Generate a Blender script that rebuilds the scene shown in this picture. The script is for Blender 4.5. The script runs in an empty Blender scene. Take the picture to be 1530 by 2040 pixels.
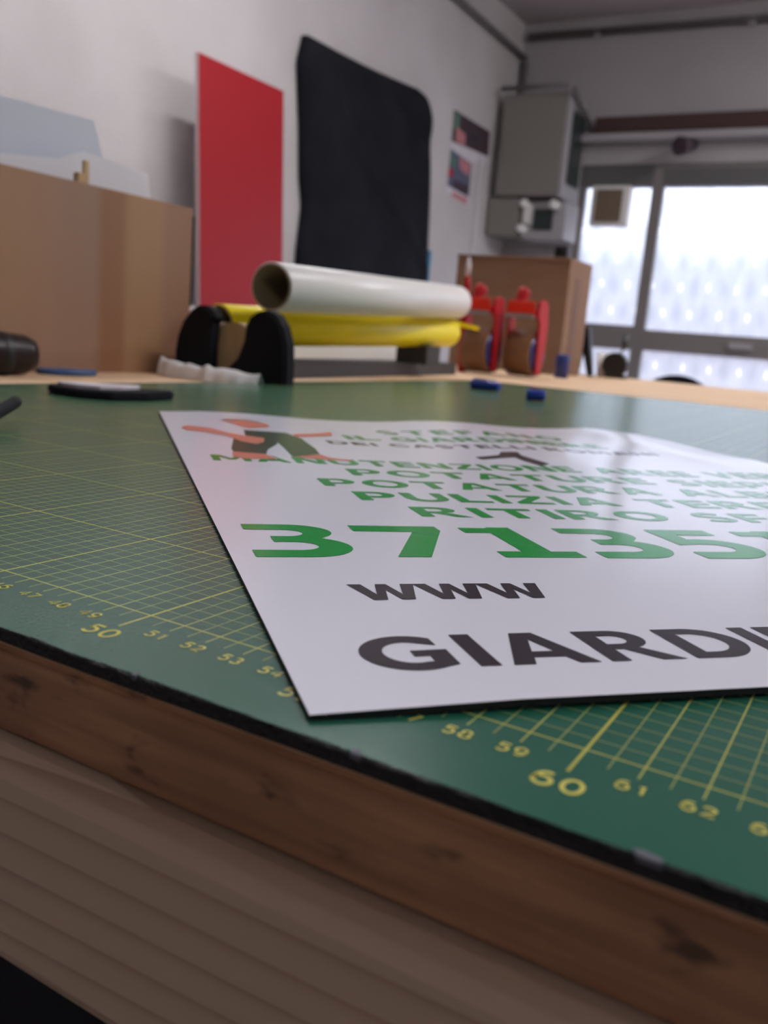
import bpy, bmesh, math, random
from mathutils import Vector, Matrix, noise
random.seed(5)
SC = bpy.context.scene
COL = bpy.context.collection
H = 0.90                                   # height of the cutting mat's surface above the floor

# ------------------------------------------------------------------ camera
cam_d = bpy.data.cameras.new('camera')
cam = bpy.data.objects.new('camera', cam_d); COL.objects.link(cam)
Rx = Vector((0.85961309, 0.50443157, 0.08132721)); Dn = Vector((0.16894578, -0.1303931, -0.97696211)); Fw = Vector((-0.48220603, 0.85354931, -0.1973092))
M = Matrix((( Rx.x, -Dn.x, -Fw.x, 0.1357507), (Rx.y, -Dn.y, -Fw.y, -0.13894777), (Rx.z, -Dn.z, -Fw.z, 0.06564604 + H), (0, 0, 0, 1)))
cam.matrix_world = M
cam_d.sensor_fit = 'VERTICAL'; cam_d.sensor_height = 36.0; cam_d.sensor_width = 27.0
cam_d.lens = 36.0 * 1761.0 / 2040.0
cam_d.clip_start = 0.01
cam_d.dof.use_dof = True; cam_d.dof.focus_distance = 0.255; cam_d.dof.aperture_fstop = 16.5
SC.camera = cam

# ------------------------------------------------------------------ world, lights, exposure
SKY = 4.6
W = bpy.data.worlds.new('overcast_sky'); SC.world = W; W.use_nodes = True
wn = W.node_tree; bg = wn.nodes['Background']
tc = wn.nodes.new('ShaderNodeTexCoord'); sx = wn.nodes.new('ShaderNodeSeparateXYZ'); cr = wn.nodes.new('ShaderNodeValToRGB')
wn.links.new(tc.outputs['Generated'], sx.inputs[0]); wn.links.new(sx.outputs['Z'], cr.inputs[0]); wn.links.new(cr.outputs[0], bg.inputs[0])
cr.color_ramp.elements[0].position = 0.0; cr.color_ramp.elements[0].color = (.17, .165, .19, 1)
e = cr.color_ramp.elements.new(.09); e.color = (.19, .20, .235, 1)
cr.color_ramp.elements[-1].position = 0.24; cr.color_ramp.elements[-1].color = (.90, .94, 1, 1)
bg.inputs[1].default_value = SKY
SC.view_settings.view_transform = 'Standard'; SC.view_settings.look = 'None'; SC.view_settings.gamma = 1.0
SC.view_settings.use_curve_mapping = False
SC.view_settings.exposure = 0.22
FILL_POWER = 110.0

# ------------------------------------------------------------------ materials
def mat(name, col, rough=.6, metal=0.0, spec=.5, nz=None, bump=None, col2=None, emit=None, coat=0, trans=0):
    """nz=(scale xyz, detail) mixes col and col2 by noise; bump=(scale, strength)."""
    m = bpy.data.materials.new(name); m.use_nodes = True; nt = m.node_tree
    b = nt.nodes['Principled BSDF']
    b.inputs['Base Color'].default_value = (*col, 1); b.inputs['Roughness'].default_value = rough
    b.inputs['Metallic'].default_value = metal; b.inputs['Specular IOR Level'].default_value = spec
    b.inputs['Coat Weight'].default_value = coat
    t = nt.nodes.new('ShaderNodeTexCoord')
    if nz is not None:
        mp = nt.nodes.new('ShaderNodeMapping'); mp.inputs['Scale'].default_value = nz[0]
        n = nt.nodes.new('ShaderNodeTexNoise'); n.inputs['Scale'].default_value = 1; n.inputs['Detail'].default_value = nz[1]
        r = nt.nodes.new('ShaderNodeValToRGB'); r.color_ramp.elements[0].position = .35; r.color_ramp.elements[1].position = .65
        r.color_ramp.elements[0].color = (*col, 1); r.color_ramp.elements[1].color = (*(col2 or col), 1)
        nt.links.new(t.outputs['Object'], mp.inputs[0]); nt.links.new(mp.outputs[0], n.inputs[0]); nt.links.new(n.outputs[0], r.inputs[0])
        nt.links.new(r.outputs[0], b.inputs['Base Color'])
    if bump is not None:
        n2 = nt.nodes.new('ShaderNodeTexNoise'); n2.inputs['Scale'].default_value = bump[0]; n2.inputs['Detail'].default_value = 4
        bp = nt.nodes.new('ShaderNodeBump'); bp.inputs['Strength'].default_value = bump[1]; bp.inputs['Distance'].default_value = .01
        nt.links.new(t.outputs['Object'], n2.inputs[0]); nt.links.new(n2.outputs[0], bp.inputs['Height']); nt.links.new(bp.outputs[0], b.inputs['Normal'])
    if emit:
        b.inputs['Emission Color'].default_value = (*emit[:3], 1); b.inputs['Emission Strength'].default_value = emit[3]
    return m

def math_node(nt, op, a, b=None, c=None):
    n = nt.nodes.new('ShaderNodeMath'); n.operation = op
    for i, x in enumerate((a, b, c)):
        if x is None: continue
        if isinstance(x, (int, float)): n.inputs[i].default_value = x
        else: nt.links.new(x, n.inputs[i])
    return n.outputs[0]

def mix_col(nt, f, a, b):
    n = nt.nodes.new('ShaderNodeMix'); n.data_type = 'RGBA'
    nt.links.new(f, n.inputs[0])
    for i, x in ((6, a), (7, b)):
        if isinstance(x, tuple): n.inputs[i].default_value = (*x, 1)
        else: nt.links.new(x, n.inputs[i])
    return n.outputs[2]

def mat_cutting():
    m = mat('cutting_mat_green', (.012, .075, .055), rough=.36, spec=.5)
    nt = m.node_tree; b = nt.nodes['Principled BSDF']
    t = nt.nodes.new('ShaderNodeTexCoord'); s = nt.nodes.new('ShaderNodeSeparateXYZ'); nt.links.new(t.outputs['Object'], s.inputs[0])
    X = math_node(nt, 'ADD', math_node(nt, 'MULTIPLY', s.outputs[0], 100.0), 50.0); Y = math_node(nt, 'MULTIPLY', s.outputs[1], 100.0)
    def line(c, period, w):
        f = math_node(nt, 'PINGPONG', c, period / 2)          # 0 on a line
        return math_node(nt, 'LESS_THAN', f, w / 2)
    def AND(a, b): return math_node(nt, 'MULTIPLY', a, b)
    def OR(a, b): return math_node(nt, 'MAXIMUM', a, b)
    inY = math_node(nt, 'GREATER_THAN', Y, -.015); inX = math_node(nt, 'GREATER_THAN', X, .98)
    endY = math_node(nt, 'LESS_THAN', Y, 120.03)
    area = AND(AND(inY, inX), endY)
    tick = math_node(nt, 'GREATER_THAN', Y, -.46); tick5 = math_node(nt, 'GREATER_THAN', Y, -.95)
    thinx = line(X, .5, .026); thiny = line(Y, .5, .022)
    bigx = line(X, 5.0, .062); bigy = line(Y, 5.0, .055)
    thin = OR(AND(thinx, AND(tick, AND(inX, endY))), AND(thiny, area))
    big = OR(AND(bigx, AND(tick5, AND(inX, endY))), AND(bigy, area))
    # fine 1 cm sub-lines slightly stronger
    mid = AND(line(X, 1.0, .034), AND(tick, AND(inX, endY)))
    n = nt.nodes.new('ShaderNodeTexNoise'); n.inputs['Scale'].default_value = 3.0; n.inputs['Detail'].default_value = 5
    nt.links.new(t.outputs['Object'], n.inputs[0])
    n3 = nt.nodes.new('ShaderNodeTexNoise'); n3.inputs['Scale'].default_value = 900; nt.links.new(t.outputs['Object'], n3.inputs[0])
    base = mix_col(nt, n.outputs[0], (.015, .105, .070), (.024, .128, .080))
    c1 = mix_col(nt, math_node(nt, 'MULTIPLY', thin, .62), base, (.50, .52, .13))
    c1 = mix_col(nt, math_node(nt, 'MULTIPLY', mid, .75), c1, (.52, .52, .12))
    c2 = mix_col(nt, math_node(nt, 'MULTIPLY', big, .88), c1, (.55, .52, .09))
    nt.links.new(c2, b.inputs['Base Color'])
    # scratches and fine grain
    w = nt.nodes.new('ShaderNodeMapping'); w.inputs['Scale'].default_value = (8, 300, 1); w.inputs['Rotation'].default_value = (0, 0, .9)
    n2 = nt.nodes.new('ShaderNodeTexNoise'); n2.inputs['Scale'].default_value = 1.5; n2.inputs['Detail'].default_value = 6
    nt.links.new(t.outputs['Object'], w.inputs[0]); nt.links.new(w.outputs[0], n2.inputs[0])
    r = math_node(nt, 'ADD', math_node(nt, 'MULTIPLY', n2.outputs[0], .12), .17); nt.links.new(r, b.inputs['Roughness'])
    bp = nt.nodes.new('ShaderNodeBump'); bp.inputs['Strength'].default_value = .25; bp.inputs['Distance'].default_value = .0002
    nt.links.new(n3.outputs[0], bp.inputs['Height']); nt.links.new(bp.outputs[0], b.inputs['Normal'])
    return m

def mat_pine(name, c_a, c_b, band=60, rot=0.0, rough=.6):
    """long boards: growth rings running along local x, bands across z"""
    m = mat(name, c_a, rough=rough); nt = m.node_tree; b = nt.nodes['Principled BSDF']
    t = nt.nodes.new('ShaderNodeTexCoord'); mp = nt.nodes.new('ShaderNodeMapping')
    mp.inputs['Scale'].default_value = (1.0, 1.0, 1.0); mp.inputs['Rotation'].default_value = (0, rot, 0)
    nt.links.new(t.outputs['Object'], mp.inputs[0])
    n = nt.nodes.new('ShaderNodeTexNoise'); n.inputs['Scale'].default_value = 5; n.inputs['Detail'].default_value = 2
    m0 = nt.nodes.new('ShaderNodeMapping'); m0.inputs['Scale'].default_value = (.22, 1, 1); nt.links.new(mp.outputs[0], m0.inputs[0]); nt.links.new(m0.outputs[0], n.inputs[0])
    s = nt.nodes.new('ShaderNodeSeparateXYZ'); nt.links.new(mp.outputs[0], s.inputs[0])
    z = math_node(nt, 'ADD', s.outputs[2], math_node(nt, 'MULTIPLY', n.outputs[0], .05))
    z = math_node(nt, 'ADD', z, math_node(nt, 'MULTIPLY', math_node(nt, 'POWER', math_node(nt, 'ABSOLUTE', z), 1.0), .3))
    f = math_node(nt, 'FRACT', math_node(nt, 'MULTIPLY', z, band))
    f = math_node(nt, 'POWER', f, 4.5)
    n2 = nt.nodes.new('ShaderNodeTexNoise'); n2.inputs['Scale'].default_value = 1; n2.inputs['Detail'].default_value = 5
    m2 = nt.nodes.new('ShaderNodeMapping'); m2.inputs['Scale'].default_value = (5, 120, 420)
    nt.links.new(mp.outputs[0], m2.inputs[0]); nt.links.new(m2.outputs[0], n2.inputs[0])
    c = mix_col(nt, math_node(nt, 'MULTIPLY', f, .75), c_a, c_b)
    c = mix_col(nt, math_node(nt, 'MULTIPLY', n2.outputs[0], .22), c, c_b)
    nt.links.new(c, b.inputs['Base Color'])
    bp = nt.nodes.new('ShaderNodeBump'); bp.inputs['Strength'].default_value = .3; bp.inputs['Distance'].default_value = .0006
    nt.links.new(n2.outputs[0], bp.inputs['Height']); nt.links.new(bp.outputs[0], b.inputs['Normal'])
    return m

def mat_edge():
    """worn brown laminated edge of the table top with bruises"""
    m = mat('worn_wood_edge', (.25, .10, .045), rough=.55); nt = m.node_tree; b = nt.nodes['Principled BSDF']
    t = nt.nodes.new('ShaderNodeTexCoord')
    def nzs(sc, det, scl=1.0, lo=.4, hi=.6):
        mp = nt.nodes.new('ShaderNodeMapping'); mp.inputs['Scale'].default_value = sc
        n = nt.nodes.new('ShaderNodeTexNoise'); n.inputs['Scale'].default_value = scl; n.inputs['Detail'].default_value = det
        r = nt.nodes.new('ShaderNodeMapRange'); r.inputs[1].default_value = lo; r.inputs[2].default_value = hi
        nt.links.new(t.outputs['Object'], mp.inputs[0]); nt.links.new(mp.outputs[0], n.inputs[0]); nt.links.new(n.outputs[0], r.inputs[0])
        return r.outputs[0], n.outputs[0]
    g, gr = nzs((14, 90, 260), 6); sp, _ = nzs((70, 70, 150), 3, 1, .59, .70); big, _ = nzs((16, 16, 45), 3, 1, .40, .66)
    c = mix_col(nt, g, (.45, .225, .115), (.31, .145, .075))
    c = mix_col(nt, math_node(nt, 'MULTIPLY', big, .55), c, (.19, .080, .045))
    c = mix_col(nt, math_node(nt, 'MULTIPLY', sp, .8), c, (.035, .02, .015))
    nt.links.new(c, b.inputs['Base Color'])
    bp = nt.nodes.new('ShaderNodeBump'); bp.inputs['Strength'].default_value = .5; bp.inputs['Distance'].default_value = .0008
    nt.links.new(gr, bp.inputs['Height']); nt.links.new(bp.outputs[0], b.inputs['Normal'])
    return m

def mat_planks():
    """glued boards of different tone, vertical, changing along local y"""
    m = mat('oiled_boards', (.4, .22, .12), rough=.5); nt = m.node_tree; b = nt.nodes['Principled BSDF']
    t = nt.nodes.new('ShaderNodeTexCoord'); s = nt.nodes.new('ShaderNodeSeparateXYZ'); nt.links.new(t.outputs['Object'], s.inputs[0])
    r = nt.nodes.new('ShaderNodeValToRGB'); r.color_ramp.interpolation = 'LINEAR'
    E = r.color_ramp.elements
    stops = [(0, (.33, .19, .115)), (.72, (.34, .20, .12)), (.745, (.33, .19, .12)), (.77, (.32, .19, .125)), (.79, (.29, .18, .13)), (.835, (.29, .18, .13)), (.847, (.25, .115, .06)),
             (.878, (.26, .12, .06)), (.888, (.37, .215, .11)), (.94, (.38, .215, .115)), (.955, (.30, .165, .10)), (1, (.28, .145, .095))]
    E[0].position = 0; E[0].color = (*stops[0][1], 1); E[1].position = 1; E[1].color = (*stops[-1][1], 1)
    for p, c in stops[1:-1]:
        e = E.new(p); e.color = (*c, 1)
    f = math_node(nt, 'ADD', math_node(nt, 'MULTIPLY', s.outputs[1], 1 / .91), 0.5)
    nt.links.new(f, r.inputs[0])
    mp = nt.nodes.new('ShaderNodeMapping'); mp.inputs['Scale'].default_value = (60, 60, 5)
    n = nt.nodes.new('ShaderNodeTexNoise'); n.inputs['Scale'].default_value = 1; n.inputs['Detail'].default_value = 4
    nt.links.new(t.outputs['Object'], mp.inputs[0]); nt.links.new(mp.outputs[0], n.inputs[0])
    c = mix_col(nt, math_node(nt, 'MULTIPLY', n.outputs[0], .5), r.outputs[0], (.32, .15, .07))
    nt.links.new(c, b.inputs['Base Color'])
    return m

def mat_glass():
    """figured glass: clear where flat, milky where its drops are"""
    m = bpy.data.materials.new('figured_glass'); m.use_nodes = True; nt = m.node_tree
    for n in list(nt.nodes): nt.nodes.remove(n)
    out = nt.nodes.new('ShaderNodeOutputMaterial')
    t = nt.nodes.new('ShaderNodeTexCoord'); s = nt.nodes.new('ShaderNodeSeparateXYZ'); nt.links.new(t.outputs['Object'], s.inputs[0])
    nj = nt.nodes.new('ShaderNodeTexNoise'); nj.inputs['Scale'].default_value = 7; nt.links.new(t.outputs['Object'], nj.inputs[0]); sj = nt.nodes.new('ShaderNodeSeparateXYZ'); nt.links.new(nj.outputs['Color'], sj.inputs[0])
    u = math_node(nt, 'DIVIDE', math_node(nt, 'ADD', s.outputs[0], math_node(nt, 'MULTIPLY', sj.outputs[0], .05)), .188); v = math_node(nt, 'DIVIDE', math_node(nt, 'ADD', s.outputs[2], math_node(nt, 'MULTIPLY', sj.outputs[1], .05)), .37)
    def spots(r0, r1, du):
        a = math_node(nt, 'ADD', math_node(nt, 'ADD', u, v), du); c = math_node(nt, 'SUBTRACT', math_node(nt, 'ADD', u, du), v)
        fa = math_node(nt, 'PINGPONG', a, .5); fc = math_node(nt, 'PINGPONG', c, .5)
        d = math_node(nt, 'SQRT', math_node(nt, 'ADD', math_node(nt, 'POWER', fa, 2), math_node(nt, 'POWER', fc, 2)))
        mr = nt.nodes.new('ShaderNodeMapRange'); mr.interpolation_type = 'SMOOTHSTEP'; mr.inputs[1].default_value = r0; mr.inputs[2].default_value = r1; mr.inputs[3].default_value = 1; mr.inputs[4].default_value = 0
        nt.links.new(d, mr.inputs[0]); return mr.outputs[0]
    k = spots(.03, .17, 0.0); dk = spots(.05, .42, .5)
    mp = nt.nodes.new('ShaderNodeMapping'); mp.inputs['Scale'].default_value = (14, 1, 4); mp.inputs['Rotation'].default_value = (0, .35, 0); nt.links.new(t.outputs['Object'], mp.inputs[0])
    n = nt.nodes.new('ShaderNodeTexNoise'); n.inputs['Scale'].default_value = 1; n.inputs['Detail'].default_value = 3; nt.links.new(mp.outputs[0], n.inputs[0])
    col = mix_col(nt, n.outputs[0], (.74, .76, .82), (.93, .94, .98))
    col = mix_col(nt, math_node(nt, 'MULTIPLY', dk, .28), col, (.52, .55, .62))
    col = mix_col(nt, math_node(nt, 'MULTIPLY', k, .8), col, (1, 1, 1))
    tr = nt.nodes.new('ShaderNodeBsdfTransparent'); nt.links.new(col, tr.inputs[0])
    tl = nt.nodes.new('ShaderNodeBsdfTranslucent'); tl.inputs[0].default_value = (.92, .94, 1, 1)
    mx = nt.nodes.new('ShaderNodeMixShader'); nt.links.new(math_node(nt, 'ADD', .10, math_node(nt, 'MULTIPLY', k, .22)), mx.inputs[0])
    nt.links.new(tr.outputs[0], mx.inputs[1]); nt.links.new(tl.outputs[0], mx.inputs[2])
    gl = nt.nodes.new('ShaderNodeBsdfGlossy'); gl.inputs['Roughness'].default_value = .15
    m2 = nt.nodes.new('ShaderNodeMixShader'); m2.inputs[0].default_value = .05
    nt.links.new(mx.outputs[0], m2.inputs[1]); nt.links.new(gl.outputs[0], m2.inputs[2])
    nt.links.new(m2.outputs[0], out.inputs[0])
    return m

MT = dict(
    mat=mat_cutting(), rubber=mat('black_mat_core', (.006, .006, .009), rough=.6, bump=(900, .5)),
    yellow_ink=mat('yellow_print', (.66, .60, .09), rough=.45),
    sheet=mat('white_vinyl_face', (.82, .82, .92), rough=.18, spec=.5), under=mat('black_magnet_back', (.006, .006, .008), rough=.6),
    green_ink=mat('green_print', (.006, .33, .055), rough=.18, spec=.4), grey_ink=mat('dark_grey_print', (.045, .036, .048), rough=.16, spec=.4),
    olive_ink=mat('olive_print', (.045, .10, .025), rough=.25, spec=.3), orange_ink=mat('orange_print', (.62, .17, .10), rough=.3),
    brown_ink=mat('brown_print', (.22, .06, .04), rough=.3), dk_olive=mat('dark_olive_print', (.02, .055, .022), rough=.25, spec=.3),
    top=mat_pine('pale_plywood', (.72, .50, .31), (.60, .38, .21), band=40), edge=mat_edge(),
    pine=mat_pine('planed_pine', (.56, .41, .30), (.32, .20, .135), band=105, rot=math.radians(3)),
    planks=mat_planks(), wood=mat('block_wood', (.50, .34, .17), .6, nz=((60, 60, 20), 4), col2=(.40, .26, .12)),
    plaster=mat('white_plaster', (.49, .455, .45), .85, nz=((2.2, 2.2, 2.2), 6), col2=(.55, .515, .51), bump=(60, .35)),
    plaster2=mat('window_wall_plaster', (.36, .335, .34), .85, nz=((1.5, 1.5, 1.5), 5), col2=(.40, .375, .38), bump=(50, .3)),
    ceil=mat('ceiling_paint', (.50, .45, .46), .9), floor=mat('grey_floor_tiles', (.22, .20, .19), .5, nz=((3, 3, 3), 5), col2=(.28, .26, .25)),
    red=mat('red_panel_face', (.32, .010, .016), .45, spec=.25), redside=mat('panel_white_edge', (.6, .5, .5), .6),
    black_cloth=mat('black_fabric', (.008, .008, .011), .85, spec=.15, nz=((6, 6, 6), 4), col2=(.012, .0115, .016)),
    black=mat('black_plastic', (.012, .012, .015), .45), black_matt=mat('black_rubber', (.008, .008, .011), .8, spec=.2),
    dark_brown=mat('dark_brown_plastic', (.018, .010, .009), .38, spec=.3), grey_dark=mat('dark_grey_metal', (.028, .024, .027), .55),
    yellow=mat('yellow_vinyl', (.92, .76, .008), .35, spec=.3), white=mat('white_vinyl', (.80, .77, .74), .35), card=mat('cardboard_tube', (.22, .17, .09), .8),
    carton=mat('brown_carton', (.235, .135, .085), .8, nz=((8, 8, 30), 3), col2=(.26, .155, .10)), carton_d=mat('carton_tape', (.17, .09, .058), .6),
    tape=mat('brown_packing_tape', (.21, .10, .05), .35, spec=.3), blue=mat('blue_plastic', (.012, .025, .16), .35), bluecap=mat('bright_blue_plastic', (.01, .04, .35), .3),
    redp=mat('red_plastic', (.42, .008, .012), .5, spec=.25), redbright=mat('orange_red_plastic', (.80, .03, .012), .5, spec=.3), steel=mat('steel', (.55, .5, .5), .3, metal=.9),
    cabinet=mat('beige_enamel', (.215, .195, .175), .5), cabwin=mat('smoked_window', (.03, .038, .037), .3), frame=mat('grey_beige_aluminium', (.20, .18, .175), .5),
    brownbeam=mat('brown_painted_steel', (.060, .024, .021), .6), ledge=mat('white_ledge', (.36, .34, .35), .6), shutter=mat('dark_shutter', (.11, .105, .105), .6),
    pale=mat('pale_blue_foam', (.52, .55, .62), .5), pale2=mat('white_foam', (.66, .65, .68), .6), tissue=mat('white_tissue', (.90, .89, .89), .8),
    beige=mat('beige_plastic', (.16, .13, .09), .6), glass=mat_glass(), blue_lid=mat('blue_grey_plastic', (.035, .09, .24), .35),
    paper=mat('paper_white', (.62, .58, .62), .6), pipe=mat('grey_pvc', (.13, .115, .115), .6), pink=mat('pink_print', (.50, .19, .21), .6),
    darkprint=mat('dark_print', (.05, .03, .04), .6), teal=mat('teal_print', (.09, .17, .13), .6), bluep=mat('blue_print', (.09, .10, .16), .6),
    asphalt=mat('pavement', (.22, .20, .23), .9), facade=mat('pale_facade', (.36, .36, .40), .9), cyan=mat('blue_edge_tape', (.02, .20, .36), .5),
)

# ------------------------------------------------------------------ helpers
def tag(o, label=None, cat=None, group=None, kind=None):
    if label: o['label'] = label
    if cat: o['category'] = cat
    if group: o['group'] = group
    if kind: o['kind'] = kind
    return o

def empty(name, loc, label, cat, group=None, rz=0):
    o = bpy.data.objects.new(name, None); COL.objects.link(o); o.location = loc; o.rotation_euler = (0, 0, rz)
    o.empty_display_size = .02
    return tag(o, label, cat, group)

def build(name, bm, mats, parent=None, smooth=False, origin=None):
    """one mesh object; vertices are given in world space (or the parent's space) and re-centred on origin"""
    me = bpy.data.meshes.new(name)
    if origin is not None:
        bmesh.ops.translate(bm, verts=bm.verts, vec=-Vector(origin))
    bm.to_mesh(me); bm.free()
    for m in (mats if isinstance(mats, (list, tuple)) else [mats]): me.materials.append(m)
    if smooth:
        for p in me.polygons: p.use_smooth = True
    o = bpy.data.objects.new(name, me); COL.objects.link(o)
    if origin is not None: o.location = origin
    if parent is not None: o.parent = parent
    return o

def box(bm, x0, x1, y0, y1, z0, z1, mi=0, bev=0):
    vs = [bm.verts.new((x, y, z)) for x in (x0, x1) for y in (y0, y1) for z in (z0, z1)]
    F = [(0, 1, 3, 2), (4, 6, 7, 5), (0, 4, 5, 1), (2, 3, 7, 6), (0, 2, 6, 4), (1, 5, 7, 3)]
    fs = [bm.faces.new([vs[i] for i in f]) for f in F]
    for f in fs: f.material_index = mi
    if bev:
        es = list({e for f in fs for e in f.edges})
        r = bmesh.ops.bevel(bm, geom=es, offset=bev, segments=2, affect='EDGES', profile=.5)
        for f in r['faces']: f.material_index = mi
    return fs

def newbox(name, x0, x1, y0, y1, z0, z1, m, parent=None, bev=0, origin='c'):
    bm = bmesh.new(); box(bm, x0, x1, y0, y1, z0, z1, 0, bev)
    bmesh.ops.recalc_face_normals(bm, faces=bm.faces)
    org = None
    if parent is None or origin == 'c': org = ((x0 + x1) / 2, (y0 + y1) / 2, z0 if parent is None else (z0 + z1) / 2)
    return build(name, bm, m, parent, origin=org)

def frame_axes(d):
    d = Vector(d).normalized(); up = Vector((0, 0, 1)) if abs(d.z) < .9 else Vector((1, 0, 0))
    a = d.cross(up).normalized(); b = a.cross(d).normalized()
    return a, b

def tube(bm, p0, p1, prof, seg=48, mi=0, close=True):
    """revolve prof=[(t along axis 0..1, radius)] round p0-p1"""
    p0 = Vector(p0); p1 = Vector(p1); a, b = frame_axes(p1 - p0); rings = []
    for t, r in prof:
        c = p0.lerp(p1, t)
        rings.append([bm.verts.new(c + (a * math.cos(k * 2 * math.pi / seg) + b * math.sin(k * 2 * math.pi / seg)) * r) for k in range(seg)])
    out = []
    for A, B in zip(rings, rings[1:]):
        for k in range(seg):
            f = bm.faces.new((A[k], A[(k + 1) % seg], B[(k + 1) % seg], B[k])); f.material_index = mi; f.smooth = True; out.append(f)
    if close:
        for R_ in (rings[0], rings[-1]):
            f = bm.faces.new(R_); f.material_index = mi; out.append(f)
    return out

def path_tube(bm, pts, r, seg=12):
    pts = [Vector(p) for p in pts]
    rings = []
    for i, p in enumerate(pts):
        d = (pts[min(i + 1, len(pts) - 1)] - pts[max(i - 1, 0)])
        a, b = frame_axes(d)
        rings.append([bm.verts.new(p + (a * math.cos(k * 2 * math.pi / seg) + b * math.sin(k * 2 * math.pi / seg)) * r) for k in range(seg)])
    for A, B in zip(rings, rings[1:]):
        for k in range(seg):
            f = bm.faces.new((A[k], A[(k + 1) % seg], B[(k + 1) % seg], B[k])); f.smooth = True
    bm.faces.new(rings[0]); bm.faces.new(rings[-1])

def prism(bm, poly, fn0, fn1, mi=0):
    """extrude a 2-D outline between two maps (x,y)->3-D"""
    A = [bm.verts.new(fn0(*p)) for p in poly]; B = [bm.verts.new(fn1(*p)) for p in poly]; n = len(poly)
    fs = [bm.faces.new(A), bm.faces.new(B)]
    for k in range(n): fs.append(bm.faces.new((A[k], A[(k + 1) % n], B[(k + 1) % n], B[k])))
    for f in fs: f.material_index = mi
    return fs

def fin(bm): bmesh.ops.recalc_face_normals(bm, faces=bm.faces); return bm

def copy_tree(o, parent=None):
    c = o.copy(); COL.objects.link(c); c.parent = parent
    for ch in list(o.children): copy_tree(ch, c)
    return c

# ------------------------------------------------------------------ the room
XL, YF, ZC, XR, YB = -2.70, 6.39, 3.26, 3.6, -4.2
def struct(name, x0, x1, y0, y1, z0, z1, m):
    return tag(newbox(name, x0, x1, y0, y1, z0, z1, m), kind='structure')
struct('floor', XL - .2, XR + .2, YB - .2, YF + .2, -.1, 0, MT['floor'])
struct('ceiling', XL - .2, XR + .2, YB - .2, YF + .2, ZC, ZC + .1, MT['ceil'])
struct('wall_left', XL - .2, XL, YB, YF, 0, ZC, MT['plaster'])
struct('wall_right', XR, XR + .2, YB, YF, 0, ZC, MT['plaster'])
struct('wall_front', XL - .2, XR + .2, YB - .2, YB, 0, ZC, MT['plaster'])
bm = bmesh.new()                                            # window wall around the shop front
WX0, WX1, WZ = -2.15, 2.6, H + 1.375
box(bm, XL - .2, WX0, YF, YF + .2, 0, ZC); box(bm, WX1, XR + .2, YF, YF + .2, 0, ZC); box(bm, WX0, WX1, YF, YF + .2, WZ, ZC)
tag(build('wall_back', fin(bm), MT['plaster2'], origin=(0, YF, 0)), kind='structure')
# long things fixed high on the wall
tag(newbox('trim_1', -2.07, 2.7, YF - .05, YF - .002, H + 1.587, H + 1.685, MT['brownbeam']), kind='structure')
tag(newbox('trim_2', -2.15, 2.7, YF - .12, YF - .002, H + 1.515, H + 1.560, MT['ledge']), kind='structure')

# shop-front: frame, mullions, rails, roller-shutter box, panes
win = bpy.data.objects.new('window_1', None); COL.objects.link(win); win.location = (0, YF, 0); tag(win, kind='structure')
def wpart(name, rects, y0, y1, m):
    bm = bmesh.new()
    for (x0, x1, z0, z1) in rects: box(bm, x0, x1, y0, y1, z0, z1)
    return build(name, fin(bm), m, win)
mulls = [-1.585, -.45, .55, 1.55]
fr = [(-1.545, WX1 - .07, H + 1.345, WZ), (WX0, WX0 + .045, 0.05, WZ), (WX1 - .07, WX1, .05, WZ), (WX0, WX1, 0, .10)] + [(x - .04, x + .04, .1, WZ) for x in mulls]
wpart('window_frame', fr, .02, .08, MT['frame'])
wpart('rail', [(WX0 + .045, -1.625, H + .095, H + .265), (-1.545, WX1 - .07, H + .10, H + .245)], .015, .085, MT['frame'])
sh = wpart('shutter_box', [(WX0, -1.625, H + 1.232, H + 1.375), (-1.545, WX1 - .07, H + 1.232, H + 1.345)], .01, .12, MT['shutter'])
ins = [WX0 + .045] + [q for x in mulls for q in (x - .04, x + .04)] + [WX1 - .07]
for i in range(0, len(ins), 2):
    for (z0, z1) in ((.10, H + .10), (H + .245, H + 1.24)):
        bm = bmesh.new(); box(bm, ins[i], ins[i + 1], .045, .051, z0, z1)
        build('pane', fin(bm), MT['glass'], win)
hp = wpart('handle_plate', [(-.95, -.80, H + .155, H + .20)], -.01, .015, MT['ledge'])
# street outside
struct('trim_3', -30, 30, YF + .2, YF + 26, -.12, -.02, MT['asphalt'])

# unseen strip lamps on the ceiling, added as fill light for the room
def fill_lamp(x, y, label, power=FILL_POWER):
    r = empty('fill_lamp', (x, y, ZC), label, 'lamp', 'added ceiling fill lamps')
    newbox('housing', -.06, .06, -.65, .65, -.06, 0, MT['ledge'], r)
    d = mat('fill_tube_light', (1, 1, 1), emit=(.97, .965, 1.0, power)); newbox('tube', -.04, .04, -.62, .62, -.085, -.062, d, r)
fill_lamp(-1.5, 2.3, 'added white fill lamp on the ceiling nearest the left wall', 75.0)
fill_lamp(1.3, 4.6, 'added white fill lamp on the ceiling near the right end of the windows', 150.0)
fill_lamp(1.3, 1.6, 'added white fill lamp on the ceiling right above the workbench end')
fill_lamp(1.6, -2.4, 'dimmer added fill lamp on the ceiling at the back of the room', 36.0)  # added behind the camera to brighten the bench's front edge

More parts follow.
